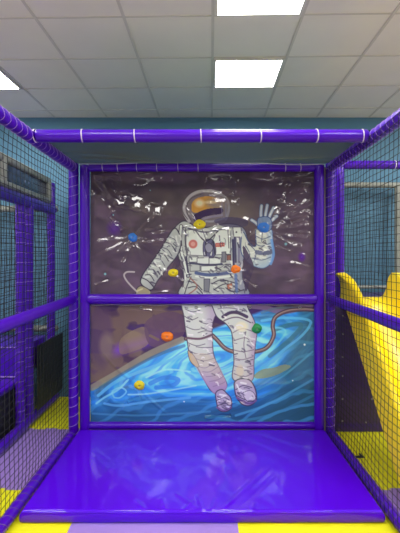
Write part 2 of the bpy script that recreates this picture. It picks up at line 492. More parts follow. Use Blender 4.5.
INK = (58, 52, 70); SUIT = (180, 186, 180); SUIT_D = (120, 122, 132); SUIT_L = (212, 220, 210); VIO = (150, 130, 160)

def paint_figure(c):
    # breathing hose
    HOSE = [(186, 339), (198, 338), (210, 335), (216, 339), (226, 349), (240, 353), (258, 351.5), (268, 347), (274, 336), (273, 326), (276, 317), (288, 311), (304, 309.5), (314, 310)]
    c.line(HOSE, (62, 46, 60), 2.1); c.line(HOSE, (104, 84, 88), 1.2); c.line([(x, y-.4) for x, y in HOSE], (160, 142, 130), .3)
    # left leg of the picture
    m = c.poly([(183, 294), (184, 318), (187, 340), (190, 356), (197, 367), (204, 380), (211, 391), (219, 394), (227, 386), (221, 372), (214, 356), (212.5, 340), (213, 322), (221, 296)], SUIT, INK, .6)
    c.put(m*np.clip((c.X-(205+(c.Y-340)*.12))/10, 0, 1)*.6, VIO)
    for y, dy, xa, xb in ((309, 3, 185, 200), (316, 4, 184, 198), (322, 2, 200, 213), (327, 3, 186, 204), (333, -2, 198, 213), (343, 3, 188, 205), (347, 1, 196, 213), (352, 3, 190, 213), (357, 4, 192, 214)):
        c.line([(xa, y), ((xa+xb)/2, y+dy), (xb, y+dy*.4)], INK, .35, .8, mask=m)
    c.line([(186, 338), (200, 339), (212, 335)], (92, 70, 86), 1.1, 1, mask=m)
    c.poly([(188, 351), (194, 356), (199, 366), (196, 367), (190, 361)], (176, 158, 122), INK, .4)
    m2 = c.inside(spline([(191, 357), (213, 357), (227, 386), (219, 394), (211, 391)], True))
    c.put(m2*.55, (172, 162, 148)); c.put(m2*np.clip((c.Y-366)/18, 0, 1)*.6, (140, 112, 160))
    for k in range(5): c.line([(199+k*3.5, 367+k*5), (206+k*4, 368+k*4), (216+k*2.3, 362+k*5)], (104, 88, 120), .3, .7)
    c.poly([(216, 393), (222, 390), (227, 394), (231, 399), (231.5, 408), (226, 412), (219, 410.5), (216.5, 402)], (158, 148, 164), INK, .6)
    c.line([(217, 401), (224, 398), (230, 401)], INK, .35); c.line([(218, 406), (225, 404), (231, 406)], INK, .35); c.line([(220, 395), (226, 396)], SUIT_L, .8); c.line([(217, 408), (224, 411), (231, 408)], (104, 84, 124), .9); c.line([(219, 399), (224, 397)], SUIT_L, .6)
    # right leg of the picture
    m = c.poly([(206, 294), (212, 306), (217, 317), (226, 324), (231.5, 332), (233, 345), (234, 362), (233.5, 380), (252, 381), (254, 362), (255.5, 346), (257, 332), (254, 320), (248, 308), (243, 294)], SUIT, INK, .6)
    c.put(m*np.clip((c.X-(248-(c.Y-330)*.05))/7, 0, 1)*.7, VIO)
    c.put(m*np.clip((c.Y-345)/40, 0, 1)*.35, (158, 146, 150))
    c.line([(223, 317), (230, 313), (238, 313), (247, 317)], (70, 58, 84), 1.6, 1, mask=m); c.line([(224, 321), (232, 318), (240, 318), (251, 323)], (92, 80, 100), .6, 1, mask=m)
    for pts in ([(233, 333), (243, 329), (256, 333)], [(234, 341), (245, 338), (250, 341)], [(233, 350), (243, 352), (254, 350)], [(234, 358), (242, 360), (253, 357)], [(234, 366), (243, 368), (253, 366)], [(234, 374), (244, 377), (252, 374)], [(246, 332), (244, 345), (246, 358)], [(214, 303), (224, 306), (240, 303)], [(218, 309), (228, 308), (243, 310)]):
        c.line(pts, (88, 76, 96), .4, .8, mask=m)
    c.ell(242, 327, 6, 5, (212, 204, 168), a=.7, soft=.6); c.ell(240, 371, 4, 6, (196, 184, 150), a=.6, soft=.6)
    c.poly([(235, 382), (241, 379), (249, 380), (254, 386), (256.5, 394), (256, 401), (250, 406), (242, 404.5), (236.5, 397), (234.5, 388)], (166, 158, 170), INK, .7)
    c.line([(236, 390), (243, 386), (252, 388)], INK, .4); c.line([(237, 396), (246, 400), (256, 397)], INK, .4); c.line([(241, 383), (246, 384)], SUIT_L, .9); c.line([(242, 391), (250, 392)], SUIT_L, .7); c.line([(237, 398), (243, 402), (250, 404), (256, 401)], (104, 84, 124), 1.1); c.poly([(243, 394), (250, 391), (255, 395), (255, 400), (248, 402)], (188, 182, 190), INK, .35); c.line([(237, 385), (240, 392)], SUIT_L, .7)
    # torso
    m = c.poly([(178, 224), (186, 221), (200, 228), (222, 224), (238, 225), (246, 232), (247, 248), (243, 262), (243, 280), (246, 297), (182, 297), (184, 280), (180, 264), (174, 246), (173, 232)], SUIT, INK, .6)
    c.put(m*np.clip((c.X-228)/14, 0, 1)*.6, (120, 122, 146)); c.put(m*np.clip((184-c.X)/10, 0, 1)*.3, SUIT_D)
    c.poly([(186, 230), (202, 229), (206, 240), (205, 256), (188, 255), (186, 244)], SUIT_L, INK, .4, False)
    c.poly([(213, 240), (218, 229), (230, 230), (231, 254), (213, 255)], SUIT_L, INK, .4, False)
    c.poly([(204, 241), (213, 240), (216, 252), (212, 258), (204, 256)], (96, 94, 122), INK, .4)
    c.line([(196, 231), (206, 241), (218, 231)], INK, .6)
    c.ell(193, 244, 4.4, 4.4, (196, 118, 108)); c.ell(193, 244, 2.2, 2.2, (214, 160, 148))
    c.poly([(215.5, 243), (224.5, 242.5), (224.5, 246.6), (215.5, 247)], (178, 92, 82), None, smooth=False)
    c.line([(216, 245), (224, 244.6)], (214, 170, 150), .3)
    for x0, x1, y0, y1, col in ((189, 198, 257, 262, SUIT_L), (197, 209, 258, 264, SUIT_L), (209, 221, 258, 264, SUIT_L), (222, 226, 252, 262, SUIT_D), (227, 231, 255, 260, (140, 96, 84)),
                                (190, 200, 264, 271, SUIT), (201, 216, 266, 271, SUIT_L), (217, 231, 265, 271, SUIT)):
        c.poly([(x0, y0), (x1, y0-.3), (x1, y1), (x0, y1+.3)], col, INK, .4, False)
    c.line([(190, 263), (208, 265), (222, 264)], (72, 72, 96), .9)
    c.line([(196, 273), (210, 275), (232, 272.5)], (84, 96, 136), 1.6); c.line([(196, 276.5), (212, 278), (233, 276)], SUIT_L, 1.0)
    c.poly([(204, 279), (210, 279), (209, 292), (204, 291)], SUIT_D, INK, .4, False)
    for pts in ([(212, 284), (222, 280), (238, 284)], [(214, 290), (226, 284), (240, 290)], [(188, 281), (196, 284), (202, 290)], [(188, 288), (196, 287), (203, 294)], [(226, 288), (234, 292), (244, 290)], [(191, 277), (187, 286), (184, 296)]):
        c.line(pts, INK, .5, .9)
    c.line([(190, 278), (197, 287), (186, 296)], (150, 104, 96), .6)
    c.line([(181, 226), (180, 244), (184, 262), (188, 276)], INK, 1.9); c.line([(181, 226), (180, 244), (184, 262), (188, 276)], SUIT_L, 1.2)
    c.line([(176, 230), (176, 246), (180, 262)], INK, .4); c.line([(186, 226), (185, 240), (187, 256)], INK, .4)
    c.poly([(233, 227), (241, 227), (242, 237), (234, 237)], SUIT_L, INK, .4, False); c.ell(236.5, 232, .9, .9, INK)
    c.line([(235, 238), (236, 262)], (76, 72, 98), 1.0); c.line([(239.5, 238), (239, 262)], (120, 118, 140), 1.0); c.line([(228, 229), (229, 248)], INK, .4)
    c.poly([(227, 285), (232, 283), (233, 288), (228, 290)], (172, 112, 92), INK, .3, False)
    # arm hanging on the left of the picture
    m = c.poly([(175, 228), (181, 240), (178, 254), (168, 267), (158, 280), (151, 290), (141, 284), (142, 276), (150, 264), (160, 250), (167, 238)], SUIT, INK, .7)
    c.put(m*np.clip(((c.X-160)+(c.Y-262)*.9)/22, 0, 1)*.5, SUIT_D)
    for k in range(8):
        t = k/7; x, y = 172-t*24, 238+t*36
        c.line([(x-6+t*3, y-2+t*3), (x+2, y+1), (x+7-t*1, y+8-t*1)], INK if k % 2 else (92, 92, 104), .45, .9, mask=m)
        c.line([(x-6+t*3, y+.2+t*3), (x+1, y+3)], SUIT_L, .6, .8, mask=m)
    c.line([(142, 278), (148, 281), (154, 288)], INK, .5)
    c.poly([(141, 286), (150, 291), (148, 297), (137, 297), (136, 290)], (158, 150, 122), INK, .5)
    c.line([(137, 292), (131, 286), (126, 280), (124, 275), (127, 272), (134, 272)], (176, 168, 170), .8); c.line([(137, 291), (142, 289)], (196, 190, 150), .8)
    # raised arm on the right of the picture
    m = c.poly([(243, 232), (249, 242), (256, 246), (256, 232), (258, 229), (271, 229), (273, 236), (273, 250), (271.5, 262), (264, 268), (254, 266), (246, 260), (241, 250)], (196, 202, 190), (70, 86, 128), .6)
    c.put(m*np.clip((c.X-266)/6, 0, 1)*.7, (132, 164, 206)); c.put(m*np.clip((c.Y-256)/10, 0, 1)*.6, (140, 170, 196))
    c.poly([(256, 250), (264, 251), (272.5, 249.5), (272, 254), (264, 255), (256, 254)], (98, 104, 128), None)
    for pts in ([(246, 246), (250, 254), (247, 260)], [(249, 244), (256, 252), (254, 262)], [(257, 236), (263, 239), (271, 236)], [(256, 244), (262, 246), (271, 243)], [(252, 258), (262, 260), (271, 257)], [(263, 232), (262, 241)]):
        c.line(pts, (84, 96, 122), .45, .9)
    for f in ([(261.5, 218), (261.3, 212), (261.8, 205.5)], [(265.5, 218), (266.3, 212), (267.6, 205)], [(269, 219), (271.2, 213), (274, 207.5)], [(270.5, 222), (274, 218.5), (277, 216)], [(258.5, 225), (255.5, 222), (252, 219.8)]):
        c.line(f, (66, 78, 112), 2.0); c.line(f, (160, 172, 186), 1.45); c.line(f, (206, 212, 208), .4)
    c.poly([(258, 219), (263, 216.5), (269, 217), (272, 221), (271.5, 229), (264, 232), (258.5, 229)], (122, 142, 172), (60, 76, 122), .5)
    hatch(c)
    # dark gaps beside the pack and straps over the shoulders
    c.poly([(243, 246), (248, 252), (254, 266), (251, 278), (246, 292), (244, 276), (244, 262)], (70, 58, 84), None, a=.85)
    c.poly([(176, 258), (182, 262), (184, 276), (183, 288), (178, 280), (172, 270)], (70, 58, 78), None, a=.7)
    c.line([(233, 240), (234, 268)], (66, 62, 92), 1.1); c.line([(186, 257), (188, 272)], (74, 70, 92), 1.0)
    c.line([(188, 228), (205, 232), (222, 229)], (84, 82, 98), .8); c.line([(206, 240), (206, 256)], INK, .6); c.line([(213, 241), (215, 254)], INK, .6)
    c.poly([(205, 246), (209, 243), (213, 247), (211, 252), (207, 252)], (142, 142, 158), INK, .35)
    c.line([(236, 275), (237, 292)], (96, 120, 168), 1.4, .8); c.line([(272, 240), (274, 254), (271, 264)], (110, 160, 220), 1.2, .8)
    # helmet
    c.poly([(184, 214), (183, 205), (188, 196), (197, 191), (209, 189.5), (220, 192), (228, 199), (230, 210), (226, 221), (214, 226), (200, 226), (190, 222)], (128, 120, 124), None, a=.8)
    c.line([(189, 221), (184.5, 213), (184, 205), (189, 196.5), (198, 191.5), (209, 190.5), (219, 192.5)], (186, 184, 184), 1.6, .95)
    c.line([(219, 192.5), (227, 199), (229, 209), (226, 219)], (150, 148, 156), 1.2, .7)
    c.line([(187.5, 219), (183, 212), (182.6, 204), (188, 195), (197, 189.8), (209, 188.6)], (84, 78, 86), .5, .8)
    c.line([(191, 220), (187, 212), (187, 204), (192, 197.5), (201, 194)], (92, 84, 92), .5, .9)
    c.poly([(192, 211), (192, 203), (197, 198), (207, 196), (217, 198), (221, 203), (219, 207.5), (208, 208.5), (199, 212.5)], (214, 158, 66), None, a=.95)
    c.ell(217, 203, 10, 5.5, (150, 136, 128), a=.95, soft=.9)
    c.ell(199.5, 203, 4.5, 3.6, (246, 226, 176), soft=.9); c.ell(211, 202, 7, 1.6, (236, 214, 164), a=.8, soft=.8)
    c.poly([(193, 216), (198, 212), (208, 208.5), (222, 208), (222, 213), (212, 215), (203, 217), (196, 222)], (64, 46, 82), None)
    c.line([(203, 218.5), (212, 216.5), (222, 215)], (140, 132, 152), 1.1, .9); c.line([(206, 221), (214, 221), (224, 218)], (164, 166, 176), 1.0, .8); c.line([(222, 203), (222, 214)], (150, 150, 170), .5, .6); c.line([(226, 203), (226, 216)], (140, 142, 170), .5, .6)
    c.poly([(214, 221), (226, 217), (246, 219), (246, 226), (226, 227)], (70, 62, 96), None, a=.6)

def hatch(c):
    """short ink folds and pale seams scattered over the suit"""
    rg = np.random.default_rng(12); X, Y = c.X, c.Y
    zones = [([(176, 228), (186, 226), (186, 296), (180, 280), (173, 246)], 26, 1.2), ([(228, 228), (246, 232), (246, 296), (230, 296)], 30, 1.4), ([(188, 256), (232, 256), (244, 296), (184, 296)], 46, .25),
             ([(142, 276), (172, 236), (180, 242), (176, 256), (152, 289)], 46, .7), ([(245, 244), (256, 234), (272, 234), (272, 262), (256, 266)], 30, .3), ([(186, 230), (232, 230), (231, 256), (188, 255)], 22, 1.4),
             ([(184, 304), (212, 304), (213, 355), (190, 355)], 26, .15), ([(191, 357), (213, 357), (226, 386), (212, 391)], 18, .3), ([(216, 304), (246, 304), (256, 330), (232, 330)], 22, .5), ([(233, 332), (256, 332), (252, 380), (234, 380)], 26, .2),
             ([(217, 394), (231, 398), (230, 411), (218, 409)], 10, .2), ([(236, 383), (256, 390), (254, 404), (238, 400)], 12, .3)]
    y0, y1 = Y.min(), Y.max()
    for poly, n, ang in zones:
        P = np.array(poly, float)
        if P[:, 1].max() < y0 or P[:, 1].min() > y1: continue
        m = c.inside(poly)
        lo, hi = P.min(0), P.max(0)
        for k in range(int(n*1.25)):
            x, y = rg.uniform(lo[0], hi[0]), rg.uniform(lo[1], hi[1]); a = ang+rg.normal(0, .35); L = rg.uniform(2, 6.5)
            dx, dy = math.cos(a)*L/2, math.sin(a)*L/2
            dark = rg.random() < .62
            col = (66, 62, 84) if dark else (226, 230, 220)
            bx, by = rg.normal(0, .7), rg.normal(0, .7)
            c.line([(x-dx, y-dy), (x+bx, y+by), (x+dx, y+dy)], col, rg.uniform(.25, .85), rg.uniform(.4, .9), mask=m)

def paint_upper(c):
    X, Y = c.X, c.Y
    n = vnoise(X, Y, 34, 1); n2 = vnoise(X+40, Y*1.4, 17, 5); n3 = vnoise(X*1.0, Y*2.2, 26, 9)
    base = np.array([82, 68, 84.])+(n[..., None]-.5)*np.array([46, 36, 40.])+(n2[..., None]-.5)*np.array([20, 20, 18.])
    c.C = base
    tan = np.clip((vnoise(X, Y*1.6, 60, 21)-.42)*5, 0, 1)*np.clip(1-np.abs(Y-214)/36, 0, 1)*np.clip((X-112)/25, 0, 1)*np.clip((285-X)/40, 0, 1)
    c.put(tan*.75+np.clip(1-np.abs(Y-212)/24, 0, 1)*np.clip((X-118)/14, 0, 1)*np.clip((262-X)/20, 0, 1)*.35, (114, 102, 98))  # lighter grey band: a reflection of the room painted into the print colours
    c.put(np.clip((189-Y)/3, 0, 1)*.55, (66, 54, 64))  # dark band along the top, also room reflection put into the print
    c.put(np.clip((n3-.58)*6, 0, 1)*.4, (120, 96, 122))
    c.put(np.clip((.36-n)*6, 0, 1)*.4, (60, 46, 62))
    for (sx, sy, r) in ((105, 274, 1.1), (286, 244, 1.3), (113, 215, .8), (302, 257, .7), (150, 190, .6), (296, 200, .7)):
        c.ell(sx, sy, r, r, (120, 180, 190), soft=.8)
    c.ell(302, 257, 3, 4, (92, 30, 170), a=.7, soft=1); c.ell(114, 228, 6, 6, (84, 30, 170), a=.55, soft=1.2)
    paint_figure(c)
def paint_lower(c):
    X, Y = c.X, c.Y
    n = vnoise(X, Y, 30, 41); n2 = vnoise(X, Y, 18, 43)
    # nebula above the disc
    c.C = np.zeros_like(c.C)+np.array([56, 32, 90.])+(n[..., None]-.5)*np.array([40, 34, 50.])
    band = vnoise(X*.8+Y*.5, Y*2.0-X*.4, 30, 47)
    c.put(np.clip((band-.52)*16, 0, 1)*.8, (104, 88, 74))
    c.put(np.clip((.45-n2)*14, 0, 1)*.7, (56, 38, 70))
    c.put(np.clip(1-np.abs(Y-(350-(X-118)*.30))/9, 0, 1)*np.clip((X-108)/10, 0, 1)*np.clip((168-X)/10, 0, 1)*.95, (100, 54, 168))
    c.poly([(120, 340), (134, 330), (146, 328), (148, 344), (132, 352), (120, 354)], (120, 104, 88), None, a=.7)
    c.ell(100, 334, 12, 34, (74, 54, 84), a=.75, soft=.4); c.ell(106, 346, 7, 13, (122, 108, 96), a=.6, soft=.6)
    c.poly([(144, 328), (150, 318), (168, 312), (182, 316), (184, 334), (168, 345), (150, 346)], (80, 58, 84), None, a=.8)
    c.line([(150, 336), (158, 340)], (104, 88, 74), 1.4, .8)
    # tilted disc seen in perspective: rings round a centre behind the legs
    cx, cy, rot = 214, 362, -.27
    co, si = math.cos(rot), math.sin(rot)
    x, y = X-cx, Y-cy
    u, v = (x*co+y*si), (-x*si+y*co)*2.3
    r = np.hypot(u, v); th = np.arctan2(v, u)
    edge = np.where(X < 190, 388-(X-92)*.53, 336-(X-190)*.36); edge = np.maximum(edge, 309+(X-240)*.02)
    disc = np.clip((Y-edge)/3, 0, 1)
    w = vnoise(u*.55+200, v*.55+200, 22, 61); w2 = vnoise(u*.35+300, v*1.2+200, 14, 63, 2)
    light = np.clip(1.55-r/98, 0, 1)
    ringv = .5+.5*np.sin(r*.20+th*1.0+w*9)
    dk, md, bl, pl = np.array([32, 76, 106.]), np.array([40, 110, 172.]), np.array([56, 156, 240.]), np.array([126, 204, 252.])
    t = np.clip(light*.82+(ringv-.5)*.34+(w2-.5)*.5+.02, 0, 1)[..., None]
    col = np.where(t < .35, dk+(md-dk)*t/.35, np.where(t < .7, md+(bl-md)*(t-.35)/.35, bl+(pl-bl)*(t-.7)/.3))
    c.C = c.C*(1-disc[..., None])+col*disc[..., None]
    # broad swirl strokes
    fine = np.sin(r*.30+th*1.5+w*8)
    c.put(np.clip((fine-.72)*5, 0, 1)*disc*np.clip(1.3-r/120, .15, 1)*.45, (140, 208, 242))
    c.put(np.clip((-fine-.70)*4, 0, 1)*disc*.5, (40, 112, 178))
    # dark teal foot and right side
    dark = np.clip((Y-(396+6*np.sin(X*.03)-.05*(X-200)))/12, 0, 1)*.72
    c.put(dark*disc, (36, 80, 106)); c.put(np.clip((X-(284-(Y-340)*.40))/18, 0, 1)*disc*.7, (42, 86, 98))
    streak = np.clip((np.sin((Y+X*.36)*.42+n*9)-.55)*3, 0, 1)
    c.put(streak*np.clip((X-235)/30, 0, 1)*disc*.45, (62, 140, 172)); c.put(streak*np.clip((Y-388)/12, 0, 1)*disc*.45, (72, 150, 200))
    # painted rim strokes
    c.line([(92, 388), (120, 372), (150, 354), (182, 340)], (134, 134, 112), 3.2, .75); c.line([(100, 388), (126, 372), (156, 356), (184, 346)], (50, 92, 118), 1.6, .6)
    c.line([(98, 396), (116, 382), (140, 372), (182, 356)], (88, 172, 222), 1.6, .8)
    c.line([(96, 404), (104, 398), (118, 390), (128, 380)], (120, 196, 232), 1.0, .8); c.line([(104, 404), (120, 406), (150, 402), (190, 398)], (96, 170, 212), 1.2, .7)
    c.line([(114, 398), (112, 392), (120, 388), (126, 392), (120, 398), (114, 398)], (116, 190, 228), .8, .8)
    c.line([(150, 384), (164, 378), (178, 380), (172, 386), (156, 388)], (40, 112, 178), 2.2, .7); c.line([(146, 378), (166, 370), (190, 372)], (140, 206, 238), .9, .8)
    c.line([(128, 395), (150, 394), (196, 386)], (150, 206, 232), .8, .7)
    c.line([(262, 321), (284, 318), (308, 320), (310, 326), (300, 338), (282, 352), (262, 372)], (84, 168, 206), 1.3, .85)
    c.line([(274, 330), (296, 324), (301, 328), (288, 342), (270, 356)], (46, 102, 116), 2.2, .7); c.line([(262, 336), (276, 328), (286, 332), (276, 346), (262, 360)], (110, 196, 226), 1.0, .6)
    c.line([(258, 390), (284, 376), (313, 352)], (70, 146, 176), 1.0, .7); c.line([(236, 416), (270, 404), (313, 380)], (74, 150, 184), 1.2, .7); c.line([(240, 422), (276, 414), (313, 396)], (60, 130, 160), 1.4, .6); c.line([(92, 414), (140, 416), (210, 412)], (70, 136, 170), 1.0, .6)
    c.poly([(254, 376), (262, 370), (274, 368), (284, 365), (291, 367), (280, 374), (268, 378), (258, 379)], (122, 136, 104), None, a=.85)
    c.line([(250, 306), (266, 308), (284, 312), (313, 305)], (112, 92, 124), 2.6, .8); c.line([(262, 313), (280, 308), (313, 309)], (78, 104, 120), 1.2, .6)
    c.ell(305, 345, 1.0, 1.0, (200, 226, 226), soft=.8); c.ell(184, 402, .7, .7, (200, 226, 226), soft=.8); c.ell(293, 381, .6, .6, (200, 226, 226), soft=.8)
    paint_figure(c)

HOLDS = [  # photo x, y, half width, half height, colour, label
    (132.2, 237.3, 4.6, 4.4, 'blue', 'blue climbing hold on the left of the upper banner, away from the figure'),
    (199.5, 224.3, 6.2, 4.6, 'yellow', 'yellow climbing hold at the neck of the printed astronaut'),
    (173, 273, 5.0, 4.0, 'yellow', 'yellow climbing hold beside the hanging arm of the printed astronaut'),
    (236, 269, 4.6, 4.2, 'orange', 'orange climbing hold at the waist of the printed astronaut'),
    (264.3, 227, 6.0, 5.0, 'blue', 'blue climbing hold in the raised palm of the printed astronaut'),
    (167, 337, 5.8, 4.6, 'orange', 'orange climbing hold on the purple clouds of the lower banner'),
    (139.3, 386, 4.8, 4.3, 'yellow', 'yellow climbing hold low on the blue swirl of the lower banner'),
    (257, 329, 4.6, 4.6, 'green', 'green climbing hold at the knee of the printed astronaut')]

def catch_slope(px_, py_, ex, ey, s0=0.0):
    """steepness across a crease (unit photo direction ex, ey) at which the flank mirrors a ceiling lamp to the eye"""
    P = np.array([(px_-CX)*PXM, D, CZ+(HY-py_)*PXM]); V = np.array([0, 0, CZ])-P; V /= np.linalg.norm(V)
    best = (99, .2, 0)
    for al in (0, -.04, .04, -.08, .08, -.12, .12, -.16, .16):
        for s in np.arange(-.30, .31, .01):
            # h = s * distance along (ex, ey) + al * distance along the crease; the sheet bulges to the viewer (-y)
            gx, gy = s*ex-al*ey, s*ey+al*ex
            n = np.array([-gx, -1, gy]); n /= np.linalg.norm(n)
            Rv = 2*n.dot(V)*n-V
            if Rv[2] < .05 or Rv[1] > -.2: continue
            if P[2]+Rv[2]*(D-2.6)/-Rv[1] > 2.335: continue      # the mesh roof and the crossbar are in the way
            t = (H_CEIL-P[2])/Rv[2]; q = P+Rv*t
            for lx, ly in LAMPS:
                e = max(abs(q[0]-lx)/(TX*.5), abs(q[1]-ly)/(TY*.5), .3)+abs(s-s0)*.5+abs(al)*.8
                if e < best[0]: best = (e, s, al)
    return best[1], best[2]
CREASES = [(92.5, 176, 101, 178, 2.6), (113, 176, 117.5, 178.5, 2), (101.5, 198, 107.5, 201, 1.6), (116, 192.5, 130, 195, 2.2), (116, 197.5, 142, 199, 3.0), (114, 202, 160, 210, 4.0), (117, 206, 146, 211, 1.8), (110.5, 216.5, 122, 230, 2.2),
           (107, 249, 122, 242, 1.5), (98, 239, 108, 239, 1.4), (126, 245, 134, 246, 1.6), (145, 230, 161, 227, 1.6), (140, 241, 163, 240, 1.3), (207, 186, 233, 183, 5.0), (204, 194, 233, 192.5, 3.0), (214, 200, 237, 200.5, 3.2), (210, 203, 222, 206, 1.6), (212, 229, 229, 228, 2.0),
           (271, 213, 279, 205, 2), (278, 202.5, 286, 201, 2.2), (300, 204, 308, 199, 2), (305, 177, 313, 174, 2), (285, 212, 293, 208, 1.8), (288, 235, 308, 236, 1.9), (268, 224, 275, 218, 1.6), (296, 190, 303, 183, 1.5), (292, 222, 304, 219, 1.5), (277, 246, 290, 250, 1.3), (296, 262, 308, 266, 1.3), (250, 236, 257, 230, 1.4), (286, 281, 300, 279, 1.2), (95, 284, 108, 280, 1.2), (150, 292, 168, 291, 1.4), (245, 280, 256, 286, 1.4)]
CREASES_LOW = [(136, 307, 152, 310, 1.8), (190, 307.5, 200, 309, 1.5), (228, 404, 244, 402, 1.5), (128, 402, 140, 398, 1.4), (206, 418, 230, 416, 1.6)]
def relief(c, upper):
    """wrinkles of the vinyl sheet in metres towards the viewer"""
    X, Y = c.X, c.Y; h = np.zeros_like(X); rg = np.random.default_rng(5 if upper else 6)
    def ridge(x0, y0, x1, y1, w, a, taper=1):
        dx, dy = x1-x0, y1-y0; L = dx*dx+dy*dy+1e-6
        bow = rg.normal(0, .05)*math.sqrt(L)
        t = np.clip(((X-x0)*dx+(Y-y0)*dy)/L, 0, 1)
        q = np.sin(np.pi*t)
        ddx, ddy = X-x0-t*dx+dy/math.sqrt(L)*bow*q, Y-y0-t*dy-dx/math.sqrt(L)*bow*q
        ww = w*(.55+.9*t) if taper else w
        g = 1.08-np.sqrt((ddx*ddx+ddy*ddy)/ww**2+.03); f = .5*(g+np.sqrt(g*g+.006))-.02
        return a*np.clip(f, 0, 1)*np.sqrt(np.clip(1-t*.95, 0, 1) if taper else q+1e-6)
    h += (vnoise(X, Y, 40, 71, 2)-.5)*(.022 if upper else .010)
    h += (vnoise(X*.9+Y*.3, Y-X*.2, 15, 73, 2)-.5)*(.008 if upper else .002)
    for hx, hy, hw, hh, colr, lab in HOLDS:
        if (hy < 300) != upper: continue
        r = np.hypot(X-hx, Y-hy)
        st = 1.0 if upper else .42
        h -= st*(.020*np.exp(-r/9)+.006*np.exp(-r/22))
        n = 11 if upper else 9
        far = hx < 140 or hx > 255
        for k in range(n):
            a = 2*math.pi*(k+rg.uniform(-.35, .35))/n
            Lr = rg.uniform(12, 26)*(1.7 if far and upper else 1.0)*(1 if upper else .75)
            h += ridge(hx+3*math.cos(a), hy+3*math.sin(a), hx+Lr*math.cos(a), hy+Lr*math.sin(a), (wd := rg.uniform(2.2, 4.0)), st*wd*PXM*rg.uniform(.10, .28))
    if upper:
        for s in ((93, 175, 130, 233, 3.0, .016), (99, 174, 121, 205, 3, .012), (108, 176, 120, 197, 2.5, .010), (93, 190, 128, 232, 2.5, .010), (93, 210, 126, 235, 2.2, .008),
                  (116, 197, 142, 199, 3.0, .017), (118, 203, 160, 209, 3.4, .021), (92, 176, 106, 181, 3.4, .018), (112, 176, 119, 186, 3.0, .016), (108, 216, 122, 232, 3.0, .016), (206, 183, 236, 185, 4.2, .022), (208, 196, 240, 194, 2.6, .014), (212, 202, 240, 199, 2, .009),
                  (275, 222, 312, 182, 2.2, .012), (277, 225, 313, 196, 2.0, .010), (277, 228, 313, 208, 2.0, .011), (276, 231, 313, 224, 2.2, .011), (276, 234, 312, 240, 2, .009), (274, 238, 310, 262, 2.2, .010), (272, 219, 292, 180, 2.4, .010),
                  (280, 250, 313, 246, 2, .007), (278, 262, 313, 270, 2.2, .007), (284, 204, 306, 190, 1.6, .009), (288, 214, 312, 204, 1.4, .008), (290, 232, 310, 232, 1.4, .009),
                  (244, 262, 270, 250, 1.8, .008), (243, 270, 280, 278, 1.8, .008), (242, 273, 262, 292, 1.8, .008), (140, 240, 168, 262, 2, .010), (136, 243, 160, 258, 1.8, -.007),
                  (92, 260, 126, 241, 2.2, .009), (92, 245, 127, 239, 2.0, .008), (142, 237, 180, 232, 1.8, .008), (143, 242, 172, 243, 1.6, .007), (95, 288, 130, 270, 2.5, .006), (280, 284, 312, 280, 2, .006)):
            h += ridge(*s[:4], s[4]*1.45, s[4]*1.45*PXM*(s[5]/.010)*.13, taper=0)
        def patch(cx, cy, rx, ry, sc, a, seed, ax=1.0, ay=1.0):
            k = np.exp(-(((X-cx)/rx)**2+((Y-cy)/ry)**2))
            q = 1-np.abs(2*vnoise(X*ax+30, Y*ay+50, sc, seed, 2)-1)
            return a*k*(q-.6)
        h += patch(104, 195, 16, 28, 17, .018, 81) + patch(297, 212, 20, 34, 14, .014, 84, .7, 1.3) + patch(300, 270, 20, 24, 15, .012, 85, .8, 1.2) + patch(112, 262, 24, 20, 18, .010, 86) + patch(255, 270, 14, 16, 11, .010, 88)
    else:
        for s in ((94, 306, 175, 309, 2.0, .003), (102, 352, 136, 384, 2.2, .005), (141, 390, 168, 415, 2.0, .004), (136, 390, 116, 416, 2.0, .004), (262, 330, 300, 322, 1.4, .004)):
            h += ridge(*s, taper=0)
    for x0, y0, x1, y1, w in (CREASES if upper else CREASES_LOW):
        L = math.hypot(x1-x0, y1-y0); ex_, ey_ = -(y1-y0)/L, (x1-x0)/L
        if ey_ > 0: ex_, ey_ = -ex_, -ey_          # towards the upper side
        m = max(2, int(L/5)+1); ss, al = [], []
        for k in range(m):
            f = k/(m-1); q_ = catch_slope(x0+(x1-x0)*f, y0+(y1-y0)*f, ex_, ey_, ss[-1] if ss else 0.0); ss.append(q_[0]); al.append(q_[1])
        sgn = -1 if (-ey_*(x1-x0)+ex_*(y1-y0)) < 0 else 1
        t = np.clip(((X-x0)*(x1-x0)+(Y-y0)*(y1-y0))/L**2, 0, 1)
        a_ = ((X-x0)*(x1-x0)+(Y-y0)*(y1-y0))/L; dd = (X-x0)*ex_+(Y-y0)*ey_
        along = np.clip((a_+w)/(w*1.2), 0, 1)*np.clip((L+w-a_)/(w*1.2), 0, 1); along = along*along*(3-2*along)
        wl = w*(.8+.5*(vnoise(X+3*x0, Y, 5, 91, 2)-.5)+.22*np.sin(a_*.55+x0))*.85
        q = np.abs(dd)/np.maximum(wl, .4)
        g = np.clip((1.9-q)/.9, 0, 1); g = g*g*(3-2*g)*along
        hc = (h*g).sum()/max(g.sum(), 1e-6)
        # a flank of even slope that mirrors a lamp, slightly rippled
        rip = (vnoise(X*.6+y0, Y*1.7+x0, 4, 93, 1)-.5)*.016
        kn = np.linspace(0, L, m); s = np.interp(a_, kn, ss)
        cum = np.concatenate([[0], np.cumsum(.5*(np.array(al[1:])+np.array(al[:-1]))*(L/(m-1)))]); cum -= cum.mean()
        run = sgn*(np.interp(a_, kn, cum)+al[0]*np.minimum(a_, 0)+al[-1]*np.maximum(a_-L, 0))
        h = h*(1-g) + (hc+(s+rip)*PXM*dd+PXM*run)*g
    ex = np.minimum(np.minimum(X-X.min(), X.max()-X), np.minimum(Y-Y.min(), Y.max()-Y))
    return h*np.clip(ex/5, 0, 1)

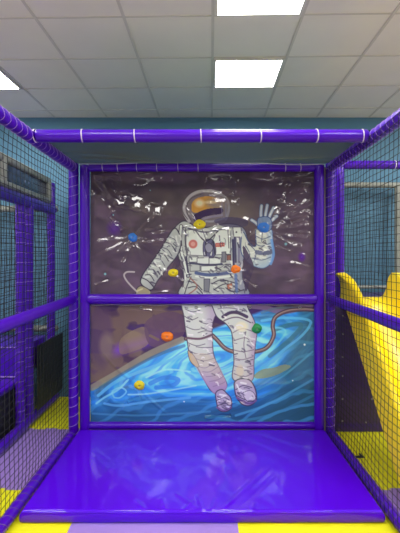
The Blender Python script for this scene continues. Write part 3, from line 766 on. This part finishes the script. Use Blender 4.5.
VINYL = bpy.data.materials.new('printed_vinyl'); VINYL.use_nodes = True
nt = VINYL.node_tree; b_ = nt.nodes['Principled BSDF']
at = nt.nodes.new('ShaderNodeAttribute'); at.attribute_name = 'print'
nt.links.new(at.outputs['Color'], b_.inputs['Base Color'])
b_.inputs['Roughness'].default_value = .3; b_.inputs['Specular IOR Level'].default_value = .15
b_.inputs['Coat Weight'].default_value = 1.0; b_.inputs['Coat IOR'].default_value = 1.5; b_.inputs['Coat Roughness'].default_value = .05
BANNER_Y = D+.012
def to_lin(a):
    a = np.clip(a, 0, 255)/255.0
    return np.where(a <= .04045, a/12.92, ((a+.055)/1.055)**2.4)
RELIEF = {}
def banner(x0, y0, x1, y1, painter, upper, label, gain=1.0):
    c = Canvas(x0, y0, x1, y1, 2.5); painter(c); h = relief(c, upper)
    RELIEF[upper] = (c, h)
    nx, ny = c.nx, c.ny; d = BANNER_Y
    V = np.stack([(c.X-CX)*PXM, d-h, CZ+(HY-c.Y)*PXM], -1).reshape(-1, 3)
    cxm, zb = (x0+x1)/2, CZ+(HY-y1)*PXM
    t = thing('printed_banner', label, 'banner', ((cxm-CX)*PXM, d, zb), 'banners of the printed astronaut picture')
    back = V.copy(); back[:, 1] = d+.045
    i = np.arange(nx*ny).reshape(ny, nx); rim = np.concatenate([i[0, :], i[1:, -1], i[-1, -2::-1], i[-2:0:-1, 0]])
    rb = back[rim]; N = nx*ny
    quads = np.stack([i[:-1, :-1], i[1:, :-1], i[1:, 1:], i[:-1, 1:]], -1).reshape(-1, 4)
    m = len(rim); k = np.arange(m); k2 = (k+1) % m
    side = np.stack([rim, rim[k2], N+k2, N+k], -1)
    faces = quads.tolist()+side.tolist()+[list(range(N, N+m))[::-1]]
    me = bpy.data.meshes.new('sheet'); me.from_pydata(np.concatenate([V, rb]).tolist(), [], faces)
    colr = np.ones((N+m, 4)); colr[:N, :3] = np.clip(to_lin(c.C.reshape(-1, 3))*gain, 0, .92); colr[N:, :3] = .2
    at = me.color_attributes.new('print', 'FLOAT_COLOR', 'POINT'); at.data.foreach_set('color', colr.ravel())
    sm = [True]*(len(quads))+[False]*(m+1); me.polygons.foreach_set('use_smooth', sm)
    me.materials.append(VINYL)
    o = bpy.data.objects.new('sheet', me); COL.objects.link(o); o.parent = t; o.location = -Vector(t.location)
    return t
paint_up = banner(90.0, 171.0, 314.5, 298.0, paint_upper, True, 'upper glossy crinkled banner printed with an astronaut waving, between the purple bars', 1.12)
paint_lo = banner(90.0, 304.2, 314.5, 426.0, paint_lower, False, 'lower banner printed with the astronaut legs over a blue swirl', 1.55)
# hem and eyelets of the lower banner
b = bmesh.new()
tube(b, [((x-CX)*PXM, BANNER_Y-.004, CZ+(HY-304.9-.25*math.sin(x*.21))*PXM) for x in np.linspace(91, 314, 60)], .0045, 6)
o = obj('hem', b, mat('pale_hem', (196, 190, 186), rough=.4), paint_lo); o['label'] = 'pale hem along the top edge'
for x in (141, 196, 250, 300):
    b = bmesh.new(); p = Vector(((x-CX)*PXM, BANNER_Y-.006, CZ+(HY-307.5)*PXM))
    tube(b, [p+Vector((.011*math.cos(a), 0, .011*math.sin(a))) for a in np.linspace(0, 2*math.pi, 16, endpoint=False)], .0035, 6, closed=True)
    obj('eyelet', b, STUD, paint_lo)['label'] = 'metal eyelet'

# ------------------------------------------------------------------ climbing holds
HC = {'blue': mat('blue_hold', (50, 124, 214), rough=.4, bump=.3, bscale=60), 'yellow': mat('yellow_hold', (226, 208, 20), rough=.4, bump=.3, bscale=60),
      'orange': mat('orange_hold', (240, 124, 24), rough=.4, bump=.3, bscale=60), 'green': mat('green_hold', (36, 148, 78), rough=.4, bump=.3, bscale=60)}
for k, (hx, hy, hw, hh, colr, lab) in enumerate(HOLDS):
    c, h = RELIEF[hy < 300]
    j = int(np.argmin(np.abs(c.Y[:, 0]-hy))); i = int(np.argmin(np.abs(c.X[0]-hx)))
    y0 = BANNER_Y-h[j, i]+.004
    loc = Vector(((hx-CX)*PXM, y0, CZ+(HY-hy)*PXM))
    t = thing('climbing_hold', lab, 'climbing hold', loc, 'climbing holds bolted through the banners')
    b = bmesh.new(); bmesh.ops.create_icosphere(b, subdivisions=4, radius=1)
    rs = random.Random(k*7+1); off = Vector((k*3.7, k*1.3, 0))
    for v in b.verts:
        p = v.co.copy(); n = 1+.10*mnoise.noise(p*1.1+off)+.04*mnoise.noise(p*3.1+off)
        # knuckled faces
        for q in range(3):
            dr = Vector((math.cos(q*2.1+k), -.6, math.sin(q*2.1+k))).normalized()
            e = p.dot(dr)
            if e > .86: n -= (e-.86)*.3
        p *= n
        y = p.y
        v.co = Vector((p.x*hw*PXM*1.16, (y*.036 if y < 0 else y*.012), p.z*hh*PXM*1.16))
        rr = math.hypot(p.x, p.z)
        if v.co.y < -.012 and rr < .30: v.co.y += .014*(1-rr/.30)
    o = obj('body', b, HC[colr], None); o.parent = t
    b = bmesh.new(); ym = -.024
    bmesh.ops.create_cone(b, cap_ends=True, segments=6, radius1=.0062, radius2=.0055, depth=.010, matrix=Matrix.Translation((0, ym, 0)) @ Matrix.Rotation(math.pi/2, 4, 'X'))
    o = obj('bolt', b, STUD, None, smooth=False); o.parent = t; o['label'] = 'steel bolt head'

# ------------------------------------------------------------------ fine net roof between the crossbar and the banner frame
FINE = bpy.data.materials.new('fine_grey_mesh'); FINE.use_nodes = True
nt = FINE.node_tree; pb = nt.nodes['Principled BSDF']; pb.inputs['Base Color'].default_value = (*lin((80, 92, 80)), 1); pb.inputs['Roughness'].default_value = .8
tc = nt.nodes.new('ShaderNodeTexCoord'); ckn = nt.nodes.new('ShaderNodeTexNoise'); ckn.inputs['Scale'].default_value = 420
nt.links.new(tc.outputs['Object'], ckn.inputs['Vector'])
mr = nt.nodes.new('ShaderNodeMapRange'); mr.inputs['From Min'].default_value = .3; mr.inputs['From Max'].default_value = .7; mr.inputs['To Min'].default_value = .72; mr.inputs['To Max'].default_value = 1.0
nt.links.new(ckn.outputs['Fac'], mr.inputs['Value']); nt.links.new(mr.outputs['Result'], pb.inputs['Alpha'])
b = bmesh.new(); nx, ny = 120, 90
g = []
for j in range(ny+1):
    v = j/ny; row = []
    for i in range(nx+1):
        u = i/nx; x = -XS+.01+(2*XS-.02)*u; y = YC+.02+(D-YC+.02)*v
        z = ZT+.045-.055*math.sin(math.pi*v)*(.4+.6*math.sin(math.pi*u))
        z += .010*math.sin(u*9+v*2)*math.sin(math.pi*v)
        z += .045*math.exp(-((v-.62-.35*(u-.2))/.03)**2)*math.exp(-((u-.2)/.16)**2) + .036*math.exp(-((v-.80-.2*(u-.2))/.025)**2)*math.exp(-((u-.18)/.14)**2)
        z += .034*math.exp(-((v-.75+.45*(u-.85))/.03)**2)*math.exp(-((u-.84)/.13)**2)
        row.append(b.verts.new((x, y, z)))
    g.append(row)
for j in range(ny):
    for i in range(nx): b.faces.new((g[j][i], g[j][i+1], g[j+1][i+1], g[j+1][i]))
o = obj('roof_net', b, FINE)
hb = bmesh.new()
tube(hb, [(x, D-.036, 2.432+.010*math.cos(x*2.6+.4)-.006*abs(math.sin(x*6))) for x in np.linspace(-1.09, 1.09, 60)], .0042, 6)
hm = obj('hem', hb, mat('pale_mesh_hem', (186, 184, 196), rough=.5), o); hm['label'] = 'pale hem of the mesh'
tag(o, 'sagging fine grey mesh roof between the overhead bar and the banner frame', 'net')

# ------------------------------------------------------------------ left: neighbouring play structure
XN = -1.66
t = thing('padded_play_frame', 'purple padded posts and rails of the play structure left of the net', 'padded frame', (XN, 3.9, 0))
for y, x in ((3.655, XN), (3.835, XN), (4.40, XN), (2.6, XN)):
    top = 2.42 if y == 4.40 else 2.14
    p = obj('post', pad(bmesh.new(), (x, y, 0), (x, y, top), .042), PURPLE, t)
    l = obj('lacing', helix(bmesh.new(), (x, y, .02), (x, y, top-.02), .0435, .09, .0017, y), LACE); l.parent = p
obj('upper_rail', pad(bmesh.new(), (XN, 2.5, 2.125), (XN, 4.44, 2.125), .055), PURPLE, t)
obj('base_rail', pad(bmesh.new(), (XN+.02, 2.2, .05), (XN+.02, 4.50, .05), .043), PURPLE, t)
obj('skirt_panel', box(bmesh.new(), (-1.614, 3.90, .098), (-1.602, 4.60, .735), .004), SKIRT, t, sharp=40)['label'] = 'black skirt panel'
PANEL = mat('dark_slate_print', (50, 56, 84), rough=.25, coat=.4)
nt = PANEL.node_tree; pb = nt.nodes['Principled BSDF']; tc = nt.nodes.new('ShaderNodeTexCoord')
vo = nt.nodes.new('ShaderNodeTexVoronoi'); vo.inputs['Scale'].default_value = 13; nt.links.new(tc.outputs['Object'], vo.inputs['Vector'])
lt = nt.nodes.new('ShaderNodeMath'); lt.operation = 'LESS_THAN'; lt.inputs[1].default_value = .16; nt.links.new(vo.outputs['Distance'], lt.inputs[0])
nz = nt.nodes.new('ShaderNodeTexNoise'); nz.inputs['Scale'].default_value = 7; nt.links.new(tc.outputs['Object'], nz.inputs['Vector'])
rp = nt.nodes.new('ShaderNodeValToRGB'); rp.color_ramp.elements[0].position = .35; rp.color_ramp.elements[0].color = (*lin((34, 40, 60)), 1); rp.color_ramp.elements[1].position = .65; rp.color_ramp.elements[1].color = (*lin((74, 82, 108)), 1)
nt.links.new(nz.outputs['Fac'], rp.inputs['Fac'])
mx = nt.nodes.new('ShaderNodeMixRGB'); mx.inputs['Color2'].default_value = (*lin((150, 164, 190)), 1)
nt.links.new(lt.outputs[0], mx.inputs['Fac']); nt.links.new(rp.outputs['Color'], mx.inputs['Color1']); nt.links.new(mx.outputs['Color'], pb.inputs['Base Color'])
t = thing('header_panel', 'long dark header panel in a grey padded surround above the left posts', 'panel', (XN, 3.8, 2.1))
for z in (2.212, 2.432): obj('surround_rail', pad(bmesh.new(), (XN-.01, 3.10, z), (XN-.01, 4.345, z), .034), GREYPAD, t)
for y in (3.345, 4.33): obj('surround_post', pad(bmesh.new(), (XN-.008, y, 2.20), (XN-.008, y, 2.445), .036), GREYPAD, t)
p = obj('print_panel', box(bmesh.new(), (XN-.03, 3.10, 2.215), (XN-.012, 4.33, 2.43), .003), PANEL, t, sharp=40)
t = thing('step_platform', 'two purple padded steps with black skirts inside the left play structure', 'steps', (-2.2, 3.6, 0))
obj('lower_step', box(bmesh.new(), (-3.1, 2.55, .40), (-1.715, 3.82, .45), .012, 3), PURPLE, t, sharp=40)
obj('upper_step', box(bmesh.new(), (-3.1, 3.80, .46), (-1.715, 4.42, .745), .014, 3), PURPLE, t, sharp=40)
obj('skirt', box(bmesh.new(), (-3.05, 2.6, .0), (-1.735, 3.80, .398), .004), SKIRT, t, sharp=40)
for y, z in ((3.797, .742), (3.797, .462)):  # added pale strips stand in for the bright lines along the steps
    obj('bright_edge_line', tube(bmesh.new(), [(-3.08, y, z), (-1.73, y, z)], .006, 8), EDGE_LIGHT, t)['label'] = 'pale lilac strip drawn for the bright line on the step'
t = thing('padded_back_rails', 'grey padded rails against the back wall behind the left posts', 'padded rails', (-2.3, 4.52, 0))
for z in (2.15, .80): obj('rail', pad(bmesh.new(), (-3.3, 4.52, z), (-1.63, 4.52, z), .036), GREYPAD, t)
for x in (-3.3,): obj('post', pad(bmesh.new(), (x, 4.52, 0), (x, 4.52, 2.2), .036), GREYPAD, t)
o = net_mesh('safety_net', (XN-.01, 2.62, .80), (0, 1, 0), (0, 0, 1), 1.78, 1.27, .05, .046, .003, BLACK, seed=21)
tag(o, 'black knotted net between the purple posts of the left play structure', 'net')
o = net_mesh('safety_net', (-3.28, 4.50, .82), (1, 0, 0), (0, 0, 1), 1.62, 1.30, .055, .05, .003, BLACK, seed=22)
tag(o, 'black knotted net between the grey rails by the back wall at left', 'net')

# ------------------------------------------------------------------ right: slide and its tower
t = thing('padded_slide_frame', 'purple padded post and lintel framing the slide entrance', 'padded frame', (1.29, 3.78, 0))
obj('post', pad(bmesh.new(), (1.29, 3.745, 0), (1.29, 3.745, 2.48), .04), PURPLE, t)
p = obj('lintel', pad(bmesh.new(), (1.32, 3.745, 2.462), (2.45, 3.745, 2.462), .04), PURPLE, t)
for x in (1.80,): 
    r = obj('tie', ring(bmesh.new(), (x, 3.745, 2.462), (1, 0, 0), .041, .0035, .002), WHITE_TIE); r.parent = p; r['label'] = 'white tie'
obj('post', pad(bmesh.new(), (2.45, 3.745, 0), (2.45, 3.745, 2.48), .04), PURPLE, t)
t = thing('padded_net_frame', 'grey padded tube frame by the back wall behind the slide', 'padded frame', (1.7, 4.5, 0))
obj('top_rail', pad(bmesh.new(), (1.22, 4.5, 2.415), (2.7, 4.5, 2.415), .032), GREYPAD, t)
obj('bottom_rail', pad(bmesh.new(), (1.30, 4.5, 1.268), (2.17, 4.5, 1.268), .020), GREYPAD, t)
obj('post', pad(bmesh.new(), (2.20, 4.5, 0), (2.20, 4.5, 2.40), .034), GREYPAD, t)
obj('post', pad(bmesh.new(), (1.27, 4.5, 0), (1.27, 4.5, 2.40), .034), GREYPAD, t)
o = net_mesh('safety_net', (1.30, 4.49, 1.27), (1, 0, 0), (0, 0, 1), .88, 1.13, .05, .046, .003, BLACK, seed=31)
tag(o, 'black knotted net inside the grey frame behind the slide', 'net')
tag(obj('slide_deck', box(bmesh.new(), (1.30, 3.80, 1.10), (2.42, 4.46, 1.215), .015, 3), PURPLE_DARK, sharp=40), 'dark purple padded deck behind the top of the slide', 'platform')
t = thing('studded_panel', 'dark purple studded panel under the slide entrance', 'panel', (1.6, 3.68, 0))
obj('board', box(bmesh.new(), (1.195, 3.66, .0), (2.3, 3.695, 1.165), .004), PURPLE_DARK, t, sharp=40)
obj('kick_strip', box(bmesh.new(), (1.20, 3.652, .004), (2.29, 3.661, .075), .002), KICK, t, sharp=40)
for (x, y) in ((343, 316), (343, 334), (342.5, 357), (342.5, 376), (342.5, 399), (342.5, 421), (366, 422.5), (352, 316), (372, 399)):
    q = px(x, y, 3.655); b = bmesh.new()
    bmesh.ops.create_uvsphere(b, u_segments=12, v_segments=6, radius=.009, matrix=Matrix.Translation(q) @ Matrix.Diagonal((1, .4, 1, 1)))
    obj('stud', b, STUD, t)
def build_slide():
    # centre line in the (y, z) plane and a U section across x
    path = [(3.698, 1.232), (3.66, 1.232), (3.60, 1.222), (3.50, 1.17), (3.36, 1.03), (3.16, .82), (2.96, .61), (2.80, .44), (2.66, .29), (2.54, .17), (2.42, .10), (2.26, .075)]
    ps = [Vector((0, y, z)) for y, z in path]
    fine = []
    for i in range(len(ps)-1):
        for s in range(5):
            t_ = s/5; g = lambda k: ps[min(max(k, 0), len(ps)-1)]
            p0, p1, p2, p3 = g(i-1), g(i), g(i+1), g(i+2)
            fine.append(.5*((2*p1)+(-p0+p2)*t_+(2*p0-5*p1+4*p2-p3)*t_*t_+(-p0+3*p1-3*p2+p3)*t_**3))
    fine.append(ps[-1])
    xa, xb = 1.275, 1.91; xm = (xa+xb)/2
    b = bmesh.new(); rings = []
    n = len(fine)
    for i, p in enumerate(fine):
        tg = (fine[min(i+1, n-1)]-fine[max(i-1, 0)]).normalized()
        nv = Vector((0, -tg.z, tg.y)); 
        if nv.z < 0: nv = -nv
        f = i/(n-1)
        k = math.exp(-((p.y-3.68)/.10)**2)          # flared horns at the entrance
        wall = .165+.055*k; fl = .045*k
        sec = []
        half = (xb-xa)/2
        # inner side from left lip to right lip, then outer side back
        inner = [(-.275-fl*1.6, wall), (-.25-fl*.8, wall*1.03), (-.228-fl*.2, wall*.86), (-.202, wall*.5), (-.17, wall*.14), (-.11, .0), (.055, 0), (.085, .02), (.11, wall*.35), (.13, wall*.8), (.16, wall*1.02), (.32, wall)]
        outer = [(.335, wall-.012), (.335, wall-.05), (half, wall*.4), (half-.005, -.02), (half-.05, -.052), (0, -.056), (-half+.025, -.055), (-half-.005, -.05), (-half+.008, wall*.4), (-half+.024-fl*.7, wall-.05), (-.286-fl*1.6, wall-.014)]
        for (x, hgt) in inner+outer:
            sec.append(b.verts.new(Vector((xm+x, p.y, p.z))+nv*hgt))
        rings.append(sec)
    m = len(rings[0])
    for i in range(n-1):
        for k in range(m): b.faces.new((rings[i][k], rings[i][(k+1) % m], rings[i+1][(k+1) % m], rings[i+1][k]))
    b.faces.new(rings[0]); b.faces.new(rings[-1][::-1])
    t = thing('slide', 'yellow plastic slide with raised sides behind the right net', 'slide', (xm, 3.0, 0))
    obj('chute', b, SLIDE_Y, t, sharp=50)
    b = bmesh.new(); box(b, (xm-.2, 2.30, 0.0), (xm+.2, 2.50, .045), .01)
    obj('foot', b, SLIDE_Y, t, sharp=40)
build_slide()
b = bmesh.new()
box(b, (1.222, 3.17, .0015), (1.285, 3.20, .009), .003); box(b, (1.268, 3.18, .0015), (1.285, 3.245, .007), .003)
tag(obj('strap_scrap', b, SKIRT, sharp=40), 'small black scrap on the yellow foam tile beside the right base rail', 'strap')
